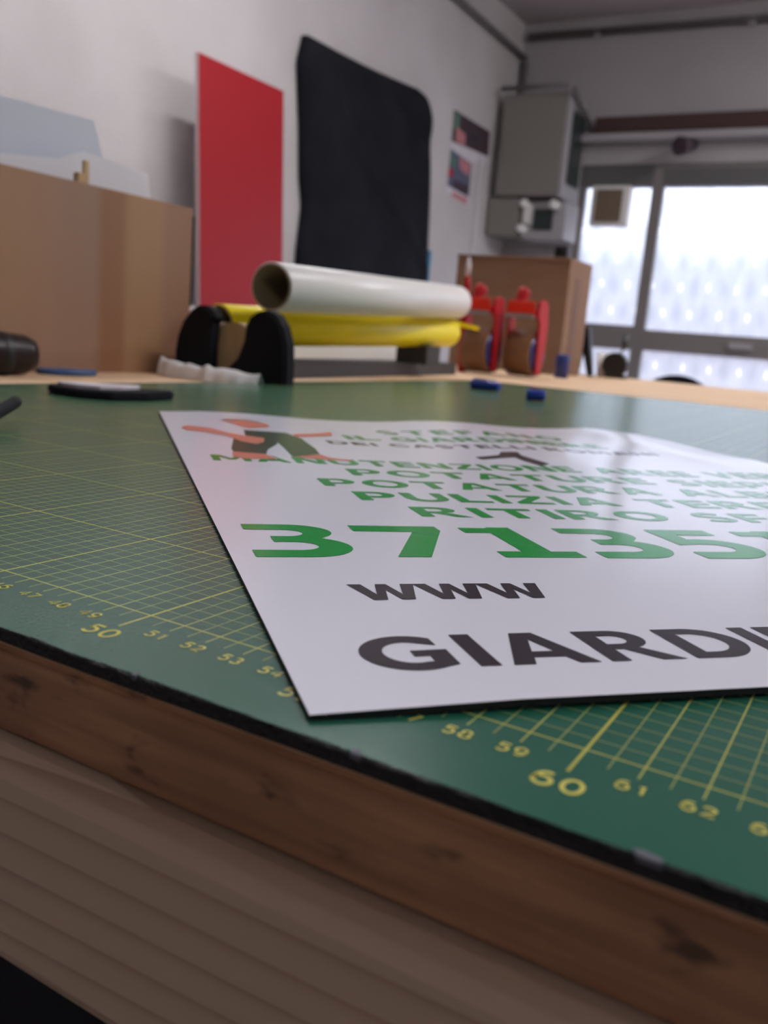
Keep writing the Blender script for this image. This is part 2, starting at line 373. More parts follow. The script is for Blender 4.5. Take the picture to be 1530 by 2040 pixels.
# ------------------------------------------------------------------ pipes, cabinets on the walls
def pipe_thing(name, pts, r, label, cat, m=MT['pipe'], clips=0):
    o = empty(name, pts[0], label, cat); bm = bmesh.new(); p0 = Vector(pts[0])
    path_tube(bm, [Vector(p) - p0 for p in pts], r); build('pipe', fin(bm), m, o)
    for k in range(clips):
        p = Vector(pts[0]).lerp(Vector(pts[-1]), (k + .5) / clips) - p0
        newbox('clip', p.x - .02, p.x + .02, p.y - .02, p.y + .02, p.z - r - .008, p.z + r + .008, MT['ledge'], o)
    return o
pipe_thing('conduit', [(XL + .03, 1.5, H + 2.20), (XL + .03, 6.2, H + 2.13), (XL + .03, YF - .03, H + 2.125)], .022, 'grey conduit running along top of left wall to the corner', 'pipe')
pipe_thing('conduit', [(XL + .05, YF - .03, H + 2.265), (2.5, YF - .03, H + 2.20)], .026, 'grey conduit running under the ceiling above the windows', 'pipe', clips=5)
pipe_thing('conduit', [(XL + .031, YF - .04, H + 2.09), (XL + .031, YF - .04, H + 1.2)], .028, 'grey vertical conduit in the room corner beside the wall cabinet', 'pipe')
pipe_thing('cable', [(-2.64, 5.95, H + 1.806), (-2.15, 5.94, H + 1.802)], .018, 'grey cable running along the front top edge of the corner cabinet', 'cable')
pipe_thing('cable', [(-2.11, 5.95, H + 1.775), (-2.09, 6.36, H + 1.60)], .018, 'grey cable sloping down behind the side window of the corner cabinet', 'cable')
pipe_thing('trunking', [(XL + .012, 5.83, H + 1.33), (XL + .012, 5.80, H + .30)], .012, 'thin vertical bluish cable trunking under the calendar', 'cable', MT['paper'])

c = empty('electrical_cabinet', (-2.40, YF, H + 1.08), 'tall beige wall cabinet with a smoked side window in the corner', 'cabinet')
newbox('body', -.235, .235, -.40, 0, .02, .70, MT['cabinet'], c, bev=.008)
newbox('door', .236, .262, -.395, -.03, .01, .69, MT['ledge'], c, bev=.006)
dr_ = [q for q in c.children if q.name.startswith('door')][0]
newbox('window', .0135, .019, -.1175, .1325, -.24, .24, MT['cabwin'], dr_)
c = empty('socket_board', (-2.45, YF, H + .80), 'beige electrical board with white sockets below the wall cabinet', 'electrical panel')
newbox('body', -.24, .0, -.38, -.001, .03, .29, MT['cabinet'], c, bev=.01)
newbox('back_plate', .0, .33, -.30, -.03, .02, .28, MT['ledge'], c, bev=.005)
newbox('breaker_window', .10, .24, -.315, -.301, .08, .22, MT['cabwin'], c)
for (x, z) in ((.04, .250), (.035, .08), (.26, .245)):
    bm = bmesh.new(); tube(bm, (x, -.40, z), (x, -.30, z), [(0, .015), (.1, .03), (1, .03)], 20); build('socket', fin(bm), MT['white'], c)
bm = bmesh.new(); box(bm, .03, .085, -.345, -.30, .12, .25); build('switch', fin(bm), MT['white'], c)

# vent fan fixed in the left pane, spotlight on the header
c = empty('vent_fan', (-1.90, YF + .03, H + .95), 'square beige extractor fan set in the left window pane', 'fan')
newbox('housing', -.14, .14, -.06, .03, 0, .28, MT['white'], c, bev=.01)
newbox('grille', -.10, .09, -.075, -.061, .03, .25, MT['beige'], c)
bm = bmesh.new()
for k in range(7): box(bm, -.095, .085, -.082, -.0755, .045 + k * .03, .053 + k * .03)
build('slat', fin(bm), MT['carton'], c)
c = empty('spotlight', (-1.40, YF - .02, H + 1.47), 'small dark spotlight hanging under the white ledge', 'lamp')
bm = bmesh.new(); tube(bm, (-.02, -.20, -.03), (.03, -.08, .0), [(0, .06), (1, .04)], 20); build('head', fin(bm), MT['darkprint'], c)
bm = bmesh.new(); path_tube(bm, [(0, -.10, .0), (-.05, -.06, .04), (-.02, -.02, .05)], .012); build('bracket', fin(bm), MT['darkprint'], c)
newbox('base_plate', -.05, .05, -.02, .018, .0, .06, MT['darkprint'], c)

# ------------------------------------------------------------------ posters on the left wall
def flat_yz(name, polys, x, th, m, parent, org):
    bm = bmesh.new(); prism(bm, polys, lambda y, z: (x - org[0], y - org[1], z + H - org[2]), lambda y, z: (x + th - org[0], y - org[1], z + H - org[2]))
    return build(name, fin(bm), m, parent)
org = (XL, 5.65, H + 1.3)
c = empty('poster', org, 'dark printed poster with a white strip, high on the left wall', 'poster')
flat_yz('sheet', [(5.362, 1.532), (5.95, 1.526), (5.96, 1.361), (5.37, 1.34)], XL, .002, MT['darkprint'], c, org)
flat_yz('print', [(5.37, 1.52), (5.46, 1.52), (5.46, 1.42), (5.37, 1.42)], XL + .002, .001, MT['teal'], c, org)
flat_yz('print', [(5.42, 1.44), (5.56, 1.42), (5.56, 1.35), (5.42, 1.35)], XL + .003, .001, MT['pink'], c, org)
flat_yz('print', [(5.62, 1.46), (5.78, 1.46), (5.78, 1.40), (5.62, 1.40)], XL + .002, .001, MT['grey_ink'], c, org)
org = (XL, 5.55, H + 1.0)
c = empty('calendar', org, 'colourful picture calendar with a pink foot below the dark poster', 'calendar')
flat_yz('sheet', [(5.355, 1.335), (5.96, 1.355), (5.93, 1.30), (5.72, 1.28), (5.72, .985), (5.355, 1.02)], XL, .003, MT['paper'], c, org)
flat_yz('picture', [(5.36, 1.29), (5.70, 1.26), (5.70, 1.04), (5.36, 1.06)], XL + .003, .001, MT['bluep'], c, org)
flat_yz('print', [(5.36, 1.27), (5.46, 1.24), (5.46, 1.18), (5.36, 1.20)], XL + .004, .001, MT['teal'], c, org)
flat_yz('print', [(5.50, 1.27), (5.68, 1.25), (5.66, 1.17), (5.52, 1.20)], XL + .004, .001, MT['pink'], c, org)
flat_yz('print', [(5.36, 1.17), (5.42, 1.17), (5.42, 1.12), (5.36, 1.12)], XL + .004, .001, MT['redp'], c, org)
flat_yz('print', [(5.44, 1.11), (5.70, 1.11), (5.68, 1.045), (5.44, 1.055)], XL + .004, .001, MT['darkprint'], c, org)
flat_yz('print', [(5.44, 1.035), (5.68, 1.03), (5.68, .990), (5.44, 1.005)], XL + .003, .001, MT['pink'], c, org)

# ------------------------------------------------------------------ leaning red panel
bm = bmesh.new()
ya, yb = 2.724, 3.288
def redp(x_off):
    # foot stands away from the wall, head leans on it
    return [(-2.44 + x_off, ya + .065, 0.002), (-2.44 + x_off, yb + .09, 0.002), (-2.50 + x_off, yb, H + 1.098), (-2.50 + x_off, ya, H + 1.098)]
A = [bm.verts.new(p) for p in redp(0)]; B = [bm.verts.new(p) for p in redp(-.018)]
f = bm.faces.new(A); f.material_index = 0
f = bm.faces.new(B[::-1]); f.material_index = 1
for k in range(4):
    f = bm.faces.new((A[k], A[(k + 1) % 4], B[(k + 1) % 4], B[k])); f.material_index = 1
o = build('red_board', fin(bm), [MT['red'], MT['redside']], origin=(-2.45, 3.0, 0))
tag(o, 'tall glossy red board with pale edges standing by the left wall', 'board')

# ------------------------------------------------------------------ black cloth hung on the wall
def interp(x, tab):
    if x <= tab[0][0]: return tab[0][1]
    for (a, fa), (b, fb) in zip(tab, tab[1:]):
        if x <= b:
            t = (x - a) / (b - a); return fa + (fb - fa) * t
    return tab[-1][1]
left = [(-.6, 3.76), (.2, 3.715), (.45, 3.712), (.67, 3.735), (.81, 3.70), (1.04, 3.675), (1.33, 3.625), (1.46, 3.66)]
right = [(-.6, 5.16), (.33, 5.14), (.42, 5.10), (.97, 5.02), (1.25, 4.975), (1.32, 5.0), (1.38, 5.0), (1.48, 4.94), (1.52, 4.86)]
top = [(0, 1.460), (.2, 1.463), (.4, 1.470), (.6, 1.482), (.8, 1.497), (.93, 1.508), (.97, 1.49), (1.0, 1.45)]
bm = bmesh.new(); NS, NT = 60, 70; g = []
for j in range(NT + 1):
    row = []
    for i in range(NS + 1):
        s = i / NS; t = j / NT
        z = -.55 + (interp(s, top) + .55) * t
        y = interp(z, left) * (1 - s) + interp(z, right) * s
        e = min(s, 1 - s) * 1.3; et = (1 - t) * 1.8
        rim = min(1, e / .10) ** .5 * min(1, et / .06) ** .5
        x = -2.66 + .06 * rim
        x += .020 * math.sin((y - 3.7) * 11 + (z - 1.0) * 5.5) * (.3 + .7 * (1 - t)) * rim
        x += .030 * noise.noise(Vector((y * 2.6 + z * 1.6, z * .9, 3.1))) * rim
        d = (y - 3.9) * .62 + (z - 1.15) * 1.05; x += .022 * math.exp(-(d / .05) ** 2) * (1 if y > 3.9 else .3) * rim
        d = (y - 4.55) * .50 + (z - 1.38); x -= .022 * math.exp(-(d / .035) ** 2) * (1 if 4.3 < y < 4.9 else .2) * rim
        row.append(bm.verts.new((x, y, H + z)))
    g.append(row)
for j in range(NT):
    for i in range(NS): bm.faces.new((g[j][i], g[j][i + 1], g[j + 1][i + 1], g[j + 1][i])).smooth = True
rimv = [g[0][i] for i in range(NS + 1)] + [g[j][NS] for j in range(1, NT + 1)] + [g[NT][i] for i in range(NS - 1, -1, -1)] + [g[j][0] for j in range(NT - 1, 0, -1)]
back = [bm.verts.new((XL + .004, v.co.y, v.co.z)) for v in rimv]
for k in range(len(rimv)):
    n_ = (k + 1) % len(rimv); bm.faces.new((rimv[k], back[k], back[n_], rimv[n_]))
o = build('hanging_cloth', fin(bm), MT['black_cloth'], origin=(XL, 4.35, H + 1.46))
tag(o, 'large black fabric cover hanging with folds on the left wall', 'cloth')
o = newbox('blue_strip', XL + .002, XL + .02, 5.165, 5.19, H + .22, H + .62, MT['cyan']); tag(o, 'thin blue strip on the wall behind right edge of black cloth', 'strip')

# ------------------------------------------------------------------ workbench
TT = H - .003
wb = empty('workbench', (0, -.028, 0), 'long pale plywood workbench with worn brown front edge and pine apron', 'table')
bm = bmesh.new()
fs = box(bm, -.98, 1.5, 0, 2.448, TT - .0190, TT)
bmesh.ops.recalc_face_normals(bm, faces=bm.faces)
for f in fs: f.material_index = 0 if f.normal.z > .5 else 1
r = bmesh.ops.bevel(bm, geom=[e for e in bm.edges if all(v.co.y < .01 for v in e.verts) and abs(e.verts[0].co.x - e.verts[1].co.x) > 1], offset=.0012, segments=2, affect='EDGES')
for f in r['faces']: f.material_index = 1
build('tabletop', fin(bm), [MT['top'], MT['edge']], wb)
bm = bmesh.new(); box(bm, -.94, 1.46, -.0062, .040, TT - .0675, TT - .0195, 0, .0045)
ap = build('apron', fin(bm), MT['pine'], wb, smooth=False)
for (x, y) in ((-.90, .05), (1.36, .05), (-.90, 2.32), (1.36, 2.32)):
    newbox('leg', x, x + .07, y, y + .07, 0, TT - .0195, MT['wood'], wb)
newbox('crossbar', -.83, 1.36, .10, .13, H - .40, H - .33, MT['wood'], wb)
newbox('shelf', -.88, 1.40, .04, 2.36, .18, .20, MT['black_matt'], wb)

# ------------------------------------------------------------------ cutting mat
MX0, MX1, MY0, MY1 = -.500, 1.30, -.0265, 1.285
bm = bmesh.new()
N = 620
top_r, bot_r = [], []
def ring(z, jit, sc, inset=0.0):
    vs = []
    for i in range(N + 1):
        x = MX0 + (MX1 - MX0) * i / N
        j = jit * (noise.noise(Vector((x * sc, z * 10, 1.7))) + .5 * noise.noise(Vector((x * sc * 4, 4.0, z * 5))))
        vs.append(bm.verts.new((x, MY0 + j + inset, z)))
    vs.append(bm.verts.new((MX1, MY1, z))); vs.append(bm.verts.new((MX0, MY1, z)))
    return vs
Rt = ring(H, .00045, 90, .0004); Rm = ring(H - .0004, .0004, 60); Rb = ring(H - .003, .0002, 30)
f = bm.faces.new(Rt); f.material_index = 0
n_ = len(Rt)
for A, B in ((Rt, Rm), (Rm, Rb)):
    for k in range(n_):
        f = bm.faces.new((A[k], A[(k + 1) % n_], B[(k + 1) % n_], B[k])); f.material_index = 1
f = bm.faces.new(Rb[::-1]); f.material_index = 1
fin(bm)
cm = build('cutting_mat', bm, [MT['mat'], MT['rubber']], origin=(0, 0, H))
tag(cm, 'large green cutting mat with yellow centimetre grid and black edge', 'cutting mat')

# thin monoline numerals, drawn as strokes (cell 1 wide x 1.45 high)
def arcp(cx, cy, rx, ry, a0, a1, n=14):
    return [(cx + rx * math.cos(math.radians(a0 + (a1 - a0) * k / n)), cy + ry * math.sin(math.radians(a0 + (a1 - a0) * k / n))) for k in range(n + 1)]
ST = {
 '0': [arcp(.5, .5, .38, .5, 90, 450, 26)],
 '1': [[(.3, .78), (.56, 1), (.56, 0)]],
 '2': [arcp(.48, .72, .34, .28, 160, -30, 14) + [(.12, 0), (.86, 0)]],
 '3': [arcp(.46, .75, .30, .25, 150, -90, 14), arcp(.46, .26, .36, .26, 90, -150, 14)],
 '4': [[(.66, 0), (.66, 1), (.08, .30), (.92, .30)]],
 '5': [[(.82, 1), (.26, 1), (.20, .56)] + arcp(.46, .33, .36, .33, 130, -145, 14)],
 '6': [arcp(.5, .32, .36, .32, 90, 450, 22), [(.76, .96)] + arcp(.62, .42, .47, .58, 100, 190, 10)],
 '7': [[(.12, 1), (.86, 1), (.38, 0)]],
 '8': [arcp(.5, .75, .29, .25, 90, 450, 20), arcp(.5, .26, .36, .26, 90, 450, 22)],
 '9': [arcp(.5, .68, .36, .32, 90, 450, 22), [(.24, .04)] + arcp(.38, .58, .47, .58, -80, 10, 10)],
}
def stroke(bm, pts, w, fn):
    L = len(pts); A = []; B = []
    for i, p in enumerate(pts):
        q = pts[min(i + 1, L - 1)]; o_ = pts[max(i - 1, 0)]
        d = Vector((q[0] - o_[0], q[1] - o_[1])); d.normalize(); nrm = Vector((-d.y, d.x)) * w / 2
        A.append(bm.verts.new(fn(p[0] + nrm.x, p[1] + nrm.y))); B.append(bm.verts.new(fn(p[0] - nrm.x, p[1] - nrm.y)))
    for i in range(L - 1): bm.faces.new((A[i], A[i + 1], B[i + 1], B[i]))
bm = bmesh.new()
for n in range(1, 121):
    s = str(n); ten = n % 10 == 0; five = n % 5 == 0 and not ten
    hgt, wd, yc = (.0044, .0040, -.0142) if ten else ((.0036, .0034, -.0138) if five else (.0029, .0026, -.0083))
    gap = .0007 if ten else .0004
    x0 = (n - 50) / 100 - (len(s) * wd + (len(s) - 1) * gap) / 2
    if x0 + .01 > MX1: break
    for k, ch in enumerate(s):
        ox = x0 + k * (wd + gap)
        for pl in ST[ch]:
            pts = [(ox + p[0] * wd, yc - hgt / 2 + p[1] * hgt) for p in pl]
            stroke(bm, pts, .00080 if ten else (.00064 if five else .00052), lambda x, y: (x, y, .00008))
for f in bm.faces:
    if f.normal.z < 0: f.normal_flip()
build('scale_numbers', bm, MT['yellow_ink'], cm)
# pale nicks where the edge has been hit
for (x, w) in ((.1168, .0022), (.0705, .0012), (.022, .0006)):
    bm = bmesh.new(); prism(bm, [(x - w, MY0 + .0012), (x - w * .4, MY0 + .0016), (x + w * .8, MY0 + .0011), (x + w, MY0 - .0002), (x - w * .6, MY0 - .0002)], lambda a, b: (a, b, -.0009), lambda a, b: (a, b, .00012))
    build('nick', fin(bm), mat('nick_grey', (.10, .10, .125), .7), cm)

# ------------------------------------------------------------------ printed sign
SU, SV, TH = .375, .484, .0015
ang = math.radians(47.335); uu = Vector((math.cos(ang), math.sin(ang))); vv = Vector((-math.sin(ang), math.cos(ang))); BL = Vector((.05826, -.02155))
HT = [(0, 1.2), (2.8, 3.0), (5.5, 3.1), (8.4, 2.0), (10.6, 1.1), (12.8, 1.1), (15.9, 1.9), (19.4, 4.7), (22.6, 4.8), (25.5, 3.2), (28, 3.0), (29.8, 3.6), (33.3, 5.7), (35.5, 4.2), (37.5, 2.4)]
HR = [(20, 1.3), (28, 2.6), (34.5, 3.6), (36.5, 2.2), (39, 1.2), (44, 1.8), (48.4, 1.2)]
def smooth_tab(x, tab, w):
    return sum(interp(x + d * w, tab) for d in (-1, -.5, 0, .5, 1)) / 5
def S_h(u, v):                                             # height of the sheet's face above the mat, m
    t = max(0.0, (v - .20) / (SV - .20)); t = t * t * (3 - 2 * t)
    h = 1.15 + (smooth_tab(u * 100, HT, 1.0) - 1.15) * t
    r = max(0.0, (u - .30) / (.075)); h += (smooth_tab(v * 100, HR, 1.0) - 1.2) * r * r * .8 if v > .2 else 0
    f_ = max(0.0, 1 - v / .13); h += 1.0 * f_ * f_ * min(1.0, u / .04)
    return max(h + .1, 1.2) / 1000
def S_p(u, v, off=0.0):
    p = BL + uu * u + vv * v
    return (p.x, p.y, S_h(u, v) + off)
bm = bmesh.new(); NU, NV = 75, 97
tp = [[bm.verts.new(S_p(SU * i / NU, SV * j / NV)) for i in range(NU + 1)] for j in range(NV + 1)]
bt = [[bm.verts.new(S_p(SU * i / NU, SV * j / NV, max(-TH, .0001 - S_h(SU * i / NU, SV * j / NV)))) for i in range(NU + 1)] for j in range(NV + 1)]
for j in range(NV):
    for i in range(NU):
        f = bm.faces.new((tp[j][i], tp[j][i + 1], tp[j + 1][i + 1], tp[j + 1][i])); f.smooth = True
        f = bm.faces.new((bt[j][i], bt[j + 1][i], bt[j + 1][i + 1], bt[j][i + 1])); f.material_index = 1
def side(A, B):
    for k in range(len(A) - 1):
        f = bm.faces.new((A[k], B[k], B[k + 1], A[k + 1])); f.material_index = 1
for r_ in (tp[0], tp[-1], [r[0] for r in tp], [r[-1] for r in tp]):
    for a_, b_ in zip(r_, r_[1:]): bm.edges.get((a_, b_)).smooth = False
side(tp[0][::-1], bt[0][::-1]); side(tp[-1], bt[-1]); side([r[0] for r in tp], [r[0] for r in bt]); side([r[-1] for r in tp][::-1], [r[-1] for r in bt][::-1])
sign = build('printed_sign', fin(bm), [MT['sheet'], MT['under']]); sign.location = (0, 0, H)
tag(sign, 'white magnetic sign sheet with green phone number lying askew on the cutting mat', 'sign')

# --- bold lettering, outlines in a unit cap height; each glyph: width, outer loops, holes
G = {}
s_ = .24
def _g(ch, w, outer, holes=()): G[ch] = (w, [outer] if not isinstance(outer[0][0], (tuple, list)) else outer, list(holes))
_g('I', .24, [(0, 0), (.24, 0), (.24, 1), (0, 1)])
_g('L', .74, [(0, 0), (.74, 0), (.74, .20), (.25, .20), (.25, 1), (0, 1)])
_g('E', .76, [(0, 0), (.76, 0), (.76, .19), (.25, .19), (.25, .42), (.71, .42), (.71, .61), (.25, .61), (.25, .81), (.76, .81), (.76, 1), (0, 1)])
_g('F', .72, [(0, 0), (.25, 0), (.25, .40), (.68, .40), (.68, .59), (.25, .59), (.25, .81), (.72, .81), (.72, 1), (0, 1)])
_g('T', .90, [(.325, 0), (.575, 0), (.575, .80), (.90, .80), (.90, 1), (0, 1), (0, .80), (.325, .80)])
_g('Z', .84, [(0, 0), (.84, 0), (.84, .19), (.32, .19), (.83, .82), (.83, 1), (.03, 1), (.03, .81), (.51, .81), (0, .18)])
_g('N', .97, [(0, 0), (.23, 0), (.23, .64), (.69, 0), (.97, 0), (.97, 1), (.74, 1), (.74, .38), (.29, 1), (0, 1)])
_g('M', 1.16, [(0, 0), (.23, 0), (.23, .66), (.49, .20), (.67, .20), (.93, .66), (.93, 0), (1.16, 0), (1.16, 1), (.88, 1), (.58, .46), (.28, 1), (0, 1)])
_g('A', 1.06, [(0, 0), (.26, 0), (.335, .20), (.725, .20), (.80, 0), (1.06, 0), (.675, 1), (.385, 1)], [[(.39, .38), (.67, .38), (.53, .77)]])
_g('P', .84, [(0, 0), (.25, 0), (.25, .31), (.46, .31)] + arcp(.47, .655, .37, .345, -90, 90) + [(0, 1)], [[(.25, .49), (.42, .49)] + arcp(.42, .655, .16, .165, -90, 90) + [(.25, .82)]])
_g('R', .98, [(0, 0), (.25, 0), (.25, .37), (.37, .37), (.66, 0), (.98, 0), (.60, .42)] + arcp(.46, .70, .37, .30, -50, 90) + [(0, 1)], [[(.25, .54), (.40, .54)] + arcp(.41, .68, .17, .14, -90, 90) + [(.25, .82)]])
_g('B', .88, [(0, 0), (.52, 0)] + arcp(.52, .29, .36, .29, -90, 62) + arcp(.48, .755, .345, .245, -48, 90) + [(0, 1)],
   [[(.25, .18), (.44, .18)] + arcp(.46, .30, .16, .12, -90, 90) + [(.25, .42)], [(.25, .60), (.42, .60)] + arcp(.43, .71, .14, .11, -90, 90) + [(.25, .82)]])
_g('D', 1.0, [(0, 0), (.40, 0)] + arcp(.42, .5, .58, .5, -90, 90, 22) + [(0, 1)], [[(.25, .19), (.38, .19)] + arcp(.39, .5, .35, .31, -90, 90, 20) + [(.25, .81)]])
_g('O', 1.12, arcp(.56, .5, .56, .52, 0, 348, 30), [arcp(.56, .5, .30, .325, 0, 348, 30)])
_g('C', .93, arcp(.56, .5, .56, .52, 50, 310, 26) + [(.92, .36)] + arcp(.56, .5, .30, .31, 310, 50, 22)[2:-2] + [(.92, .66)])
_g('G', 1.06, arcp(.57, .5, .57, .52, 52, 300, 26) + [(1.0, .10), (1.0, .55), (.58, .55), (.58, .37), (.755, .37), (.755, .215)] + arcp(.57, .5, .31, .31, 290, 58, 20) + [(.93, .68)])
_g('U', .93, [(0, 1), (0, .39)] + arcp(.465, .39, .465, .41, 180, 360, 20) + [(.93, 1), (.68, 1), (.68, .38)] + arcp(.465, .38, .215, .20, 0, -180, 14) + [(.25, 1)])
_g('V', 1.0, [(.37, 0), (.63, 0), (1.0, 1), (.73, 1), (.50, .32), (.27, 1), (0, 1)])
_g('w', 1.33, [(0, 1), (.27, 1), (.415, .33), (.56, 1), (.77, 1), (.915, .33), (1.06, 1), (1.33, 1), (1.06, 0), (.80, 0), (.665, .62), (.53, 0), (.27, 0)])
_g('3', .76, [(.03, 1), (.36, 1)] + arcp(.38, .755, .33, .245, 90, -42) + arcp(.40, .29, .36, .30, 58, -90) + [(.0, -.01), (.0, .185), (.34, .185)] + arcp(.35, .305, .16, .12, -90, 90) + [(.20, .425), (.20, .605), (.33, .605)] + arcp(.33, .71, .14, .105, -90, 90) + [(.03, .815)])
_g('5', .78, [(.06, 1), (.70, 1), (.70, .80), (.28, .80), (.28, .64), (.38, .65)] + arcp(.38, .32, .40, .33, 90, -90, 20) + [(.02, -.01), (.02, .20), (.34, .20)] + arcp(.36, .33, .17, .13, -90, 90) + [(.30, .47), (.06, .43)])
_g('7', .76, [(0, 1), (.76, 1), (.76, .84), (.38, 0), (.12, 0), (.50, .80), (0, .80)])
_g('1', .72, [(.03, 0), (.72, 0), (.72, .18), (.50, .18), (.50, 1), (.30, 1), (.27, .97), (0.02, .97), (0.02, .79), (.25, .79), (.25, .18), (.03, .18)])
def S_stroke_glyph():
    path = arcp(.43, .705, .30, .195, 32, 255, 18) + arcp(.43, .295, .31, .195, 75, -150, 20)
    L = len(path); A = []; B = []; w = .20
    for i, p in enumerate(path):
        q = path[min(i + 1, L - 1)]; o_ = path[max(i - 1, 0)]; d = Vector((q[0] - o_[0], q[1] - o_[1])).normalized(); n = Vector((-d.y, d.x)) * w / 2
        A.append((p[0] + n.x, p[1] + n.y)); B.append((p[0] - n.x, p[1] - n.y))
    return A + B[::-1]
_g('S', .86, S_stroke_glyph())

def fill_loops(loops):
    """triangulate outline + holes through a filled 2-D curve"""
    cu = bpy.data.curves.new('outline', 'CURVE'); cu.dimensions = '2D'; cu.fill_mode = 'BOTH'
    for lp in loops:
        sp = cu.splines.new('POLY'); sp.points.add(len(lp) - 1); sp.use_cyclic_u = True
        for k, p in enumerate(lp): sp.points[k].co = (p[0], p[1], 0, 1)
    ob = bpy.data.objects.new('outline', cu)
    COL.objects.link(ob); dg = bpy.context.evaluated_depsgraph_get(); me = bpy.data.meshes.new_from_object(ob.evaluated_get(dg))
    bpy.data.objects.remove(ob); bpy.data.curves.remove(cu)
    return me
def ink(name, loops_list, m, off=.00012, label=None):
    """loops_list: list of [outer, hole..] in sheet coordinates (m), laid on the sheet's face"""
    bm = bmesh.new()
    for loops in loops_list:
        me = fill_loops(loops); bm.from_mesh(me); bpy.data.meshes.remove(me)
    bmesh.ops.remove_doubles(bm, verts=bm.verts, dist=1e-7)
    vmax = max(v.co.y for v in bm.verts); umax = max(v.co.x for v in bm.verts); umin = min(v.co.x for v in bm.verts); vmin = min(v.co.y for v in bm.verts)
    if True:
        for i in range(1, NU):
            x = SU * i / NU
            if umin < x < umax: bmesh.ops.bisect_plane(bm, geom=bm.verts[:] + bm.edges[:] + bm.faces[:], plane_co=(x, 0, 0), plane_no=(1, 0, 0))
        for j in range(1, NV):
            y = SV * j / NV
            if vmin < y < vmax: bmesh.ops.bisect_plane(bm, geom=bm.verts[:] + bm.edges[:] + bm.faces[:], plane_co=(0, y, 0), plane_no=(0, 1, 0))
    for v in bm.verts: v.co = S_p(v.co.x, v.co.y, off)
    bm.normal_update()
    for f in bm.faces:
        if f.normal.z < 0: f.normal_flip()
    o = build(name, bm, m, sign)
    if label: o['label'] = label
    return o
def word(txt, u0, v0, h, total=None, gap=.13, pitch=None, space=.45):
    """outlines of a line of text starting at u0 with baseline v0; scaled to the total length if given"""
    x = 0; items = []
    for i, ch in enumerate(txt):
        if ch == ' ': x += space; continue
        w, outs, holes = G[ch]
        xx = pitch[i] / h if pitch else x
        items.append((xx, ch)); x = xx + w + gap
    L = (x - gap) * h; k = (total / L) if total else 1.0
    res = []
    for xx, ch in items:
        w, outs, holes = G[ch]
        res.append([[((u0 + (xx + p[0]) * h * k), v0 + p[1] * h) for p in lp] for lp in outs + holes])
    return res
cmn = .01
ink('phone_number', word('371351', .7 * cmn, 10.35 * cmn, 4.1 * cmn, pitch=[0.0, 3.72 * cmn, 7.6 * cmn, 11.25 * cmn, 15.0 * cmn, 18.9 * cmn]), MT['green_ink'], label='big green digits')
ink('lettering', word('www', 2.6 * cmn, 6.2 * cmn, 1.35 * cmn, total=5.4 * cmn, gap=-.02), MT['grey_ink'], label='three wide grey letters')
ink('lettering', word('GIARDIN', 1.6 * cmn, 1.65 * cmn, 1.9 * cmn, gap=.14), MT['grey_ink'], label='large grey letters along the bottom edge')
lines = [('RITIRO SFALCI', 7.7, 31.3), ('PULIZIA TERRENI', 6.2, 32.6), ('POTATURA ALBERI', 5.4, 33.4), ('POTATURE SIEPI', 7.4, 31.6), ('MANUTENZIONE AREE VERDI', 1.4, 36.6)]
for k, (t, a, b) in enumerate(lines):
    ink('text_line', word(t, a * cmn, (16.1 + 2.87 * k) * cmn, 1.75 * cmn, total=(b - a) * cmn, gap=.16, space=.55), MT['green_ink'], label='green line of capitals')
ink('text_line', word('IL', 10.6 * cmn, 37.8 * cmn, 1.9 * cmn), MT['green_ink'])
ink('text_line', word('GIARDINIERE', 13.6 * cmn, 37.8 * cmn, 1.9 * cmn, total=15.0 * cmn), MT['green_ink'])
ink('text_line', word('STEFANO', 13.6 * cmn, 41.0 * cmn, 2.0 * cmn, total=13.5 * cmn, gap=.3), MT['green_ink'])
ink('text_line', word('DEI CASTELLI ROMANI', 8.8 * cmn, 35.2 * cmn, 1.3 * cmn, total=22 * cmn, gap=.2), MT['grey_ink'], label='small grey line of capitals')
def poly(P, k=.01, dv=0): return [[(x * k, (y + dv) * k) for x, y in P]]
# drawing of a gardener
ink('drawing', [poly([(0.8, 39.7), (1.2, 40.6), (2.5, 39.2), (3.3, 37.4), (4.1, 36.4), (5.1, 35.7), (4.8, 34.1), (4.3, 33.3), (3.6, 34.0), (3.0, 36.3), (2.3, 37.1), (1.0, 38.3)]),
                poly([(7.3, 38.5), (8.8, 39.4), (10.3, 41.1), (9.9, 39.1), (8.6, 37.9), (7.2, 37.0)]),
                poly([(3.7, 43.2), (5.0, 43.6), (6.5, 42.6), (6.2, 40.7), (4.8, 39.8), (4.3, 41.1)])], MT['orange_ink'], .00020, 'orange arms and face of a drawn gardener')
ink('drawing', [poly([(3.4, 43.2), (4.0, 44.1), (5.2, 44.3), (6.3, 43.4), (5.0, 43.5)])], MT['brown_ink'], .00022, 'brown hair of the drawn gardener')
ink('drawing', [poly([(4.4, 38.9), (6.9, 38.7), (6.2, 36.8), (5.6, 34.5), (5.5, 33.7), (4.6, 31.5), (4.2, 29.7), (2.7, 30.1), (2.7, 31.4), (3.3, 35.1), (4.1, 36.0)])], MT['dk_olive'], .00014, 'dark green dungarees of the drawn gardener')
ink('drawing', [poly([(6.9, 38.7), (7.4, 36.5), (7.4, 32.8), (7.2, 30.8), (5.5, 29.4), (5.6, 32.3), (5.6, 34.5), (6.2, 36.8)])], MT['olive_ink'], .00014, 'olive trouser leg of the drawn gardener')
ink('drawing', [poly([(2.6, 30.4), (4.2, 29.9), (4.6, 28.4), (2.9, 28.3), (2.5, 28.9)]), poly([(5.5, 29.4), (7.2, 30.6), (7.5, 29.6), (8.5, 29.3), (8.4, 28.9), (7.2, 28.9)])], MT['orange_ink'], .00018, 'orange shoes of the drawn gardener')
